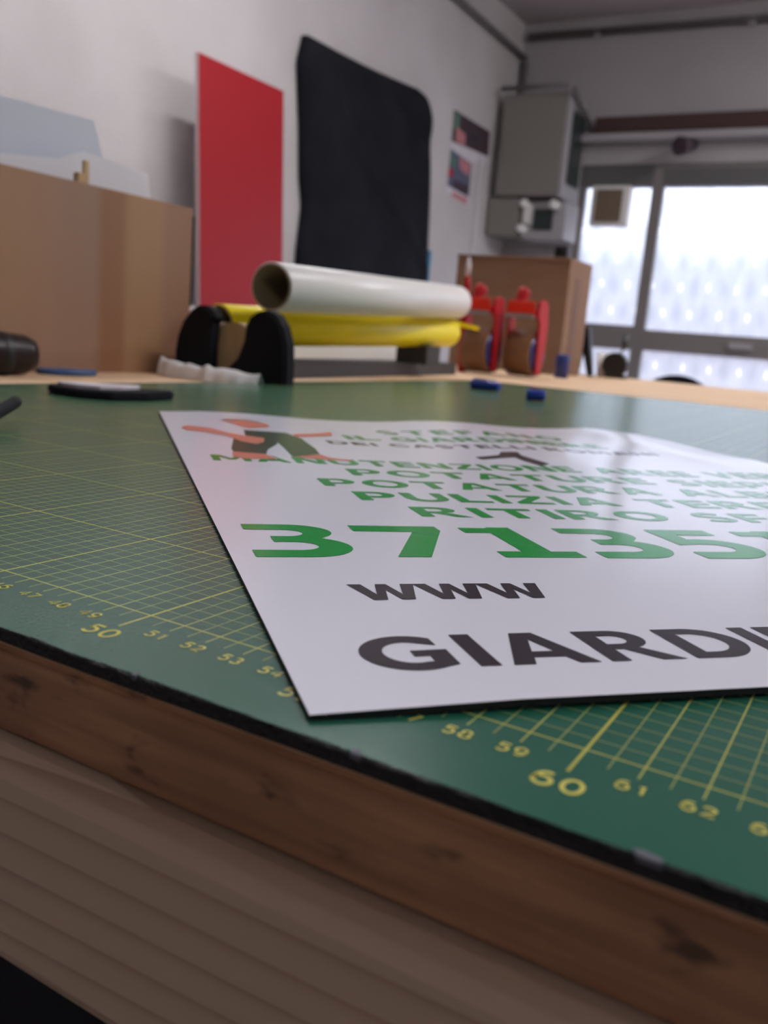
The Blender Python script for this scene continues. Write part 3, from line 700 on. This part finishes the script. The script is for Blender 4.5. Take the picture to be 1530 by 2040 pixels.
ink('drawing', [poly([(16.4, 31.9), (18.2, 32.7), (18.9, 33.9), (20.0, 34.0), (19.7, 32.8), (20.1, 30.0), (19.2, 29.3), (18.9, 30.8), (18.9, 32.0), (18.0, 31.7), (16.5, 31.1)])], MT['grey_ink'], .00014, 'dark shears drawn below the heading')

# ------------------------------------------------------------------ oak crate with foam sheets behind the mat
c = empty('wooden_crate', (-.75, .255, TT), 'long open crate of oiled brown boards on the bench', 'crate')
bm = bmesh.new(); box(bm, -.0075, .0075, -.455, .455, .0, .198)
fr_ = build('side_panel', fin(bm), MT['planks'], c); fr_.location = (.0975, 0, 0)
bm = bmesh.new(); box(bm, -.0075, .0075, -.455, .455, .0, .198); b2 = build('side_panel', fin(bm), MT['planks'], c); b2.location = (-.10, 0, 0)
newbox('end_panel', -.0925, .09, .44, .455, 0, .196, MT['wood'], c); newbox('end_panel', -.0925, .09, -.455, -.44, 0, .196, MT['wood'], c)
newbox('bottom_panel', -.0925, .09, -.44, .44, 0.0, .012, MT['wood'], c)
def leaning_sheet(name, x, pts, th, m, label, cat):
    bm = bmesh.new(); prism(bm, pts, lambda y, z: (x, y, H + z), lambda y, z: (x - th, y, H + z))
    o = build(name, fin(bm), m, origin=(x, pts[0][0], TT + .012)); return tag(o, label, cat)
leaning_sheet('foam_sheet', -.735, [(-.10, .0095), (.648, .0095), (.652, .236), (.635, .282), (.30, .272), (-.10, .255)], .006, MT['pale'], 'pale blue plastic sheet standing highest in the crate', 'sheet')
leaning_sheet('foam_sheet', -.700, [(.20, .0095), (.694, .0095), (.694, .206), (.689, .232), (.589, .238), (.560, .224), (.45, .21), (.20, .20)], .005, MT['pale2'], 'white sheet with a stepped top standing in the crate', 'sheet')
bm = bmesh.new(); box(bm, -.670, -.666, .562, .568, TT + .0125, H + .222); box(bm, -.672, -.664, .552, .5618, H + .198, H + .208)
o = build('plastic_clip', fin(bm), MT['wood'], origin=(-.668, .56, TT + .0125)); tag(o, 'small pale wooden clip standing against the white sheet', 'clip')
o = newbox('filler', -.757, -.722, .775, .800, TT, H + .20, MT['black_cloth'], bev=.003); tag(o, 'dark upright folder in the gap behind the crate end', 'filler')  # dark block added to stand in for the dark gap beside the crate
c = empty('paper_box', (-.72, .80, TT), 'small white and pink packet behind the roll stand', 'box')
c.location = (-.70, .765, TT)
newbox('carton', -.03, .015, -.012, .012, 0, .083, MT['paper'], c, bev=.002); newbox('stripe', -.01, .018, -.0135, -.0125, .055, .075, MT['pink'], c)

# ------------------------------------------------------------------ roll stand with two vinyl rolls
rs = empty('roll_stand', (-.56, .69, TT), 'low roll stand with two rounded black end cheeks and a wooden block', 'stand')
O3 = Vector((-.56, .69, TT - H))
def local(x, y, z): return (x - O3.x, y - O3.y, z - O3.z)
PLl = [(-.620, -.003), (-.623, 0.024), (-.620, .043), (-.612, .061), (-.600, .074), (-.590, .080), (-.578, .081), (-.568, .076), (-.562, .068), (-.568, .060), (-.570, .035), (-.569, -.003)]
PLr = [(-.556, -.003), (-.543, .010), (-.527, .024), (-.519, .044), (-.517, .061), (-.512, .071), (-.501, .078), (-.488, .0805), (-.476, .076), (-.466, .064), (-.459, .045), (-.457, .020), (-.457, -.003)]
for P in (PLl, PLr):
    bm = bmesh.new(); prism(bm, P, lambda x, z: local(x, .662, z), lambda x, z: local(x, .682, z))
    bmesh.ops.recalc_face_normals(bm, faces=bm.faces)
    bmesh.ops.bevel(bm, geom=[e for e in bm.edges if abs(e.verts[0].co.y - e.verts[1].co.y) < 1e-5], offset=.003, segments=3, affect='EDGES')
    build('cheek', fin(bm), MT['black_matt'], rs)
bm = bmesh.new(); prism(bm, [(-.610, -.003), (-.610, .058), (-.592, .063), (-.575, .058), (-.560, .064), (-.545, .064), (-.530, .060), (-.505, .055), (-.505, -.003)], lambda x, z: local(x, .684, z), lambda x, z: local(x, .722, z))
bmesh.ops.bevel(bm, geom=bm.edges[:], offset=.002, segments=2, affect='EDGES')
build('wood_block', fin(bm), MT['wood'], rs)
a0 = Vector(local(-.575, .724, -.003)); a1 = Vector(local(-.66, 1.47, -.003))
bm = bmesh.new(); d = (a1 - a0).normalized(); n2 = Vector((-d.y, d.x, 0))
P4 = [a0 + n2 * .05, a0 - n2 * .022, a1 - n2 * .022, a1 + n2 * .05]
prism(bm, [(p.x, p.y) for p in P4], lambda x, y: (x, y, 0), lambda x, y: (x, y, .022)); build('base_bar', fin(bm), MT['grey_dark'], rs)
for (x, y, zt) in ((-.616, .80, .0300), (-.604, 1.22, .0430)):
    bm = bmesh.new(); hw = .030
    prism(bm, [(x - hw, .019), (x + hw, .019), (x + hw, zt + .008)] + [(x + .022 * math.cos(math.radians(t_)), zt + .026 + .0265 * math.sin(math.radians(t_)) - .001) for t_ in range(-40, -141, -10)] + [(x - hw, zt + .008)],
          lambda a, b: local(a, y, b), lambda a, b: local(a, y + .05, b))
    build('saddle', fin(bm), MT['grey_dark'], rs)
def vinyl_roll(name, p0, p1, r, th, m, core, label):
    p0 = Vector(p0) + Vector((0, 0, H)); p1 = Vector(p1) + Vector((0, 0, H))
    o = empty(name, p0, label, 'roll'); q = p1 - p0
    bm = bmesh.new(); z0 = Vector((0, 0, 0)); L = q.length
    tube(bm, z0, q, [(.0, r - .0012), (.001 / L, r), (1 - .001 / L, r), (1, r - .0012)], 64, close=False)
    # the open ends of the wound layer
    a, b = frame_axes(q)
    for c_, in ((z0,), (q,)):
        A = [bm.verts.new(c_ + (a * math.cos(k * math.pi / 32) + b * math.sin(k * math.pi / 32)) * (r - .0012)) for k in range(64)]
        B = [bm.verts.new(c_ + (a * math.cos(k * math.pi / 32) + b * math.sin(k * math.pi / 32)) * (r - th * .5)) for k in range(64)]
        for k in range(64): bm.faces.new((A[k], A[(k + 1) % 64], B[(k + 1) % 64], B[k]))
    bmesh.ops.remove_doubles(bm, verts=bm.verts, dist=1e-6)
    build('vinyl', fin(bm), m, o)
    bm = bmesh.new(); t0 = -.001 / L
    tube(bm, z0, q, [(t0, r - th * .5), (t0, r - th), (1 - t0, r - th), (1 - t0, r - th * .5), (t0, r - th * .5)], 64, close=False)
    bmesh.ops.remove_doubles(bm, verts=bm.verts, dist=1e-6)
    build('core', fin(bm), core, o)
    return o
vinyl_roll('vinyl_roll', (-.527, .720, .1085), (-.587, 1.342, .1315), .0287, .0045, MT['white'], MT['card'], 'white vinyl roll on a cardboard core lying over the yellow roll')
yr = vinyl_roll('vinyl_roll', (-.619, .735, .0590), (-.600, 1.345, .0775), .0262, .004, MT['yellow'], MT['card'], 'yellow vinyl roll lying under the white roll')
bm = bmesh.new(); q = Vector((.019, .610, .0185)); pr = []
for k in range(7):
    t = k / 6; pr.append((t * .050, .0262 * math.cos(t * .6) + .000))
ang0 = math.radians(62)
g0 = []
for k in range(8):
    t = k / 7; pos = Vector((.014 + .040 * t, .608 + .060 * t, .0385 - .009 * t))
    g0.append([bm.verts.new(pos + Vector((.0, 0, w_)) ) for w_ in (-.0045 + .001 * t, .0045 - .001 * t)])
for k in range(7): bm.faces.new((g0[k][0], g0[k + 1][0], g0[k + 1][1], g0[k][1]))
bmesh.ops.solidify(bm, geom=bm.faces[:], thickness=.0006)
build('loose_end', fin(bm), MT['yellow'], yr)

o = newbox('white_carton', -.775, -.722, 1.02, 1.47, TT, H + .044, MT['white'], bev=.003); tag(o, 'flat white box lying behind the yellow roll', 'box')
# crumpled tissue
bm = bmesh.new(); P = [(-.655, .672), (-.60, .655), (-.55, .645), (-.50, .642), (-.462, .652)]
NI = 60; NJ = 10; gg = []
for i in range(NI + 1):
    t = i / NI; x = -.622 + .150 * t; y = .640 - .010 * math.sin(t * 3) + .004 * noise.noise(Vector((t * 8, 0, 0)))
    row = []
    for j in range(NJ + 1):
        s = j / NJ; w_ = .020 * (0.4 + .6 * math.sin(min(1, t * 5 + .1) * math.pi / 2) * math.sin(min(1, (1 - t) * 6 + .1) * math.pi / 2))
        z = (.019 - .007 * t) * math.sin(s * math.pi) ** .6 + .004 * noise.noise(Vector((t * 12, s * 3, 2))) * math.sin(s * math.pi) + .0008
        row.append(bm.verts.new((x, y + (s - .5) * 1.1 * w_ + .003 * noise.noise(Vector((t * 9, 5, s))), TT + max(z, .0003))))
    gg.append(row)
for i in range(NI):
    for j in range(NJ): bm.faces.new((gg[i][j], gg[i + 1][j], gg[i + 1][j + 1], gg[i][j + 1])).smooth = True
o = build('tissue', fin(bm), MT['tissue'], origin=(-.56, .64, TT)); tag(o, 'crumpled white tissue lying in front of the black cheeks', 'tissue')
o.location.z = H + .0004 if False else TT

# ------------------------------------------------------------------ tape dispensers
def dispenser(loc, label, rz=0):
    r = empty('tape_dispenser', loc, label, 'tape dispenser', 'red tape dispensers on the bench', rz)
    t = empty_part = None
    bm = bmesh.new(); c0 = Vector((-.031, 0, .050)); c1 = Vector((.026, 0, .050)); 
    tube(bm, c0, c1, [(0, .040), (0, .0485), (.01, .049), (.99, .049), (1, .0485), (1, .040), (0, .040)], 56, close=False)
    bmesh.ops.remove_doubles(bm, verts=bm.verts, dist=1e-6); tr_ = build('tape_roll', fin(bm), MT['tape'], r)
    bm = bmesh.new(); tube(bm, (-.030, 0, .050), (.030, 0, .050), [(0, .030), (0, .0395), (1, .0395), (1, .034), (.93, .010), (.93, .0001)], 40, close=False)
    build('hub', fin(bm), MT['blue'], tr_)
    # red side arm on the right
    bm = bmesh.new()
    P = [(-.020, .006), (.006, .004), (.022, .060), (.024, .115), (.012, .158), (-.012, .163), (-.036, .156), (-.040, .128), (-.026, .118), (-.022, .07)]
    prism(bm, P, lambda y, z: (.0305, y, z), lambda y, z: (.0365, y, z)); bmesh.ops.bevel(bm, geom=bm.edges[:], offset=.0010, segments=2, affect='EDGES'); build('side_arm', fin(bm), MT['redp'], r)
    # cutter head
    bm = bmesh.new(); box(bm, -.032, .0295, -.046, -.020, .126, .143, 0, .003); hd_ = build('head', fin(bm), MT['redp'], r)
    bm = bmesh.new(); nT = 16; P = [(-.033, .131)] + [(-.033 + .063 * (k + .5) / nT * 1.0, .160 if k % 2 else .152) for k in range(nT)] + [(.030, .131)]
    prism(bm, P, lambda x, z: (x, -.049, z), lambda x, z: (x, -.0465, z)); build('guard', fin(bm), MT['redbright'], hd_)
    bm = bmesh.new(); box(bm, -.032, .0295, -.051, -.0468, .122, .131); build('blade', fin(bm), MT['steel'], hd_)
    # handle: grip rising to the rear left, ending in a rounded knob
    bm = bmesh.new(); tube(bm, (-.032, -.018, .128), (-.018, .010, .185), [(0, .009), (.3, .0085), (.6, .011), (.85, .0155), (.97, .012), (1, .004)], 24); build('handle', fin(bm), MT['redp'], r)
    bm = bmesh.new(); box(bm, -.036, -.031, -.030, .0, .060, .14); build('rear_arm', fin(bm), MT['redp'], r)
    return r
dp = dispenser((-.583, 1.695, TT + .002), 'red tape dispenser with brown tape, standing nearer the window, carton right behind')
d2 = copy_tree(dp); d2.location = (-.667, 1.655, TT + .002); d2['label'] = 'red tape dispenser with brown tape, standing beside the white roll end'
o = empty('red_cutter', (-.725, 1.66, TT), 'upright red cutter with a pale tip left of the tape dispensers', 'cutter')
bm = bmesh.new(); tube(bm, (.012, 0, .0), (.004, 0, .205), [(0, .010), (.55, .010), (.9, .007), (1, .006)], 20); build('grip', fin(bm), MT['redp'], o)
bm = bmesh.new(); tube(bm, (.004, 0, .2055), (.003, 0, .245), [(0, .006), (.6, .006), (1, .002)], 16); build('tip', fin(bm), MT['paper'], o)
bm = bmesh.new(); tube(bm, (0, 0, 0), (0, 0, .055), [(0, .014), (.02, .016), (.95, .016), (1, .014)], 28)
o = build('blue_pot', fin(bm), MT['blue']); o.location = (-.563, 1.885, TT); tag(o, 'small dark blue pot beside the right tape dispenser', 'pot')

# ------------------------------------------------------------------ carton, little camera on it
c = empty('carton', (-.80, 2.075, TT), 'big brown cardboard box standing on the bench end', 'box')
bm = bmesh.new(); box(bm, -.150, .165, -.005, .17, 0, .292, 0, .001); build('body', fin(bm), MT['carton'], c)
bm = bmesh.new(); prism(bm, [(-.150, .292), (.165, .290), (.165, .286), (-.150, .287)], lambda x, z: (x, -.010, z), lambda x, z: (x, .0, z)); build('flap', fin(bm), MT['carton'], c)
newbox('tape_strip', .1655, .1665, .05, .09, 0.0, .245, MT['carton_d'], c)
c = empty('webcam', (-.69, 2.15, TT + .292), 'small black webcam sitting on top of the cardboard box', 'camera')
bm = bmesh.new(); box(bm, -.018, .018, -.014, .014, .006, .036, 0, .004); build('body', fin(bm), MT['black'], c)
bm = bmesh.new(); tube(bm, (0, -.0145, .021), (0, -.020, .021), [(0, .009), (1, .008)], 20); build('lens', fin(bm), MT['dark_brown'], c)
newbox('foot', -.010, .010, -.010, .010, 0, .0055, MT['black'], c)

# things at the far end of the bench
c = empty('a_frame_holder', (-.65, 2.30, TT), 'black a-frame holder at the far bench end beside the carton', 'holder')
bm = bmesh.new(); prism(bm, [(-.024, 0), (-.008, 0), (.0, .075), (.022, .0), (.034, 0), (.012, .131), (-.018, .131)], lambda x, z: (x, -.012, z), lambda x, z: (x, .012, z)); build('frame', fin(bm), MT['black'], c)
newbox('crosspiece', -.012, .012, -.0125, .0125, .06, .075, MT['black_matt'], c)
bm = bmesh.new(); tube(bm, (0, 0, 0), (0, 0, .066), [(0, .013), (1, .018), (1, .016), (.06, .011), (.06, .0001)], 28, close=False)
o = build('paper_cup', fin(bm), MT['white']); o.location = (-.600, 2.33, TT); tag(o, 'white cup between the a-frame holder and black tape gun', 'cup')
c = empty('tape_gun', (-.553, 2.31, TT), 'small black tape gun with upright handle at the bench end', 'tool')
bm = bmesh.new(); tube(bm, (-.005, -.015, .036), (-.005, .015, .036), [(0, .030), (.05, .034), (.95, .034), (1, .030)], 30); build('body', fin(bm), MT['black'], c)
bm = bmesh.new(); path_tube(bm, [(.0, 0, .060), (.014, 0, .085), (.013, 0, .120)], .007); build('handle', fin(bm), MT['black'], c)
newbox('foot', -.028, .028, -.014, .014, 0, .010, MT['black'], c)

# ------------------------------------------------------------------ chair behind the bench
ch = empty('chair', (-.575, 3.30, 0), 'black chair whose rounded back just shows above the bench edge', 'chair')
bm = bmesh.new(); P = [(.20 * math.cos(math.radians(t_)), H - .165 + .17 * math.sin(math.radians(t_))) for t_ in range(0, 181, 9)] + [(-.19, .58), (.19, .58)]
P = [(.085 * math.cos(math.radians(t_)) * 1.9, H - .16 + .165 * math.sin(math.radians(t_))) for t_ in range(0, 181, 9)] + [(-.15, .56), (.15, .56)]
prism(bm, P, lambda x, z: (x, -.115, z), lambda x, z: (x, -.085, z)); bmesh.ops.bevel(bm, geom=[e for e in bm.edges if abs(e.verts[0].co.y - e.verts[1].co.y) < 1e-5], offset=.008, segments=3, affect='EDGES'); build('backrest', fin(bm), MT['black_matt'], ch)
newbox('back_post', -.02, .02, -.083, -.065, .42, .70, MT['black'], ch)
newbox('seat', -.21, .21, -.083 + .02, .34, .43, .48, MT['black_matt'], ch, bev=.015)
for (x, y) in ((-.18, -.03), (.18, -.03), (-.18, .30), (.18, .30)): newbox('leg', x - .014, x + .014, y - .014, y + .014, 0, .43, MT['black'], ch)

# ------------------------------------------------------------------ small things on the left
c = empty('computer_mouse', (-.618, .418, TT), 'glossy dark brown cylinder lying at the left bench edge by the crate', 'roll')
c['category'] = 'cylinder'; c.name = 'dark_cylinder'
bm = bmesh.new(); tube(bm, (-.004, -.075, .0205), (.016, .030, .0205), [(0, .017), (.03, .0200), (.70, .0202), (.88, .0190), (.97, .0150), (1, .008)], 48); build('body', fin(bm), MT['dark_brown'], c)
bm = bmesh.new(); tube(bm, (.0090, -.007, .0205), (.0105, .001, .0205), [(0, .0202), (.2, .0207), (.8, .0207), (1, .0202)], 48); build('ring', fin(bm), MT['black'], c)
bm = bmesh.new(); tube(bm, (0, 0, 0), (0, 0, .006), [(0, .034), (.2, .037), (.8, .037), (1, .034)], 48)
for v in bm.verts: v.co.x *= .45; v.co.y *= .85
o = build('shallow_dish', fin(bm), MT['blue_lid']); o.location = (-.614, .497, TT); o.rotation_euler = (0, 0, -.35); tag(o, 'flat blue dish lying beside the dark brown cylinder', 'dish')
# black folded glove with a whitish top layer, lying on the mat's edge
P = [(-.440, .330), (-.420, .319), (-.392, .318), (-.370, .332), (-.362, .360), (-.366, .392), (-.374, .402), (-.386, .396), (-.394, .378), (-.410, .360), (-.430, .345)]
c = empty('folded_glove', (-.40, .355, H), 'thin folded black cloth with a whitish top on the mat', 'cloth')
bm = bmesh.new(); prism(bm, [(x + .40, y - .355) for x, y in P], lambda x, y: (x, y, .0004), lambda x, y: (x * .98, y * .98, .0062)); bmesh.ops.bevel(bm, geom=bm.edges[:], offset=.0012, segments=2, affect='EDGES'); build('cloth', fin(bm), MT['black_cloth'], c)
bm = bmesh.new(); prism(bm, [(x * .66 - .009, y * .62 - .003) for x, y in [(a + .40, b - .355) for a, b in P]], lambda x, y: (x, y, .0064), lambda x, y: (x, y, .0088)); build('paper', fin(bm), MT['paper'], c)
bm = bmesh.new(); path_tube(bm, [(-.230, .10, H + .0042), (-.263, .145, H + .0050), (-.280, .170, H + .0082), (-.291, .186, H + .0105), (-.294, .190, H + .0110)], .0035, 16)
o = build('black_stick', fin(bm), MT['black_matt'], origin=(-.27, .155, H)); tag(o, 'thin black stick poking in from the left on the mat', 'stick')
def cap(loc, rz, L, label):
    o = empty('blue_marker', loc, label, 'marker', 'blue markers on the mat', rz)
    bm = bmesh.new(); tube(bm, (-L / 2, 0, .0072), (L / 2, 0, .0072), [(0, .0058), (.04, .0070), (.85, .0066), (.97, .0060), (1, .0045)], 24); build('body', fin(bm), MT['bluecap'], o)
    bm = bmesh.new(); box(bm, -L / 2 + .002, L / 2 - .008, -.0015, .0015, .0145, .0160); build('clip', fin(bm), MT['blue'], o)
    return o
cap((-.361, .995, H), math.radians(-6), .044, 'longer blue stub marker lying further away near the roll stand')
cap((-.247, .888, H), math.radians(22), .023, 'short blue stub marker lying nearest to the printed sign')
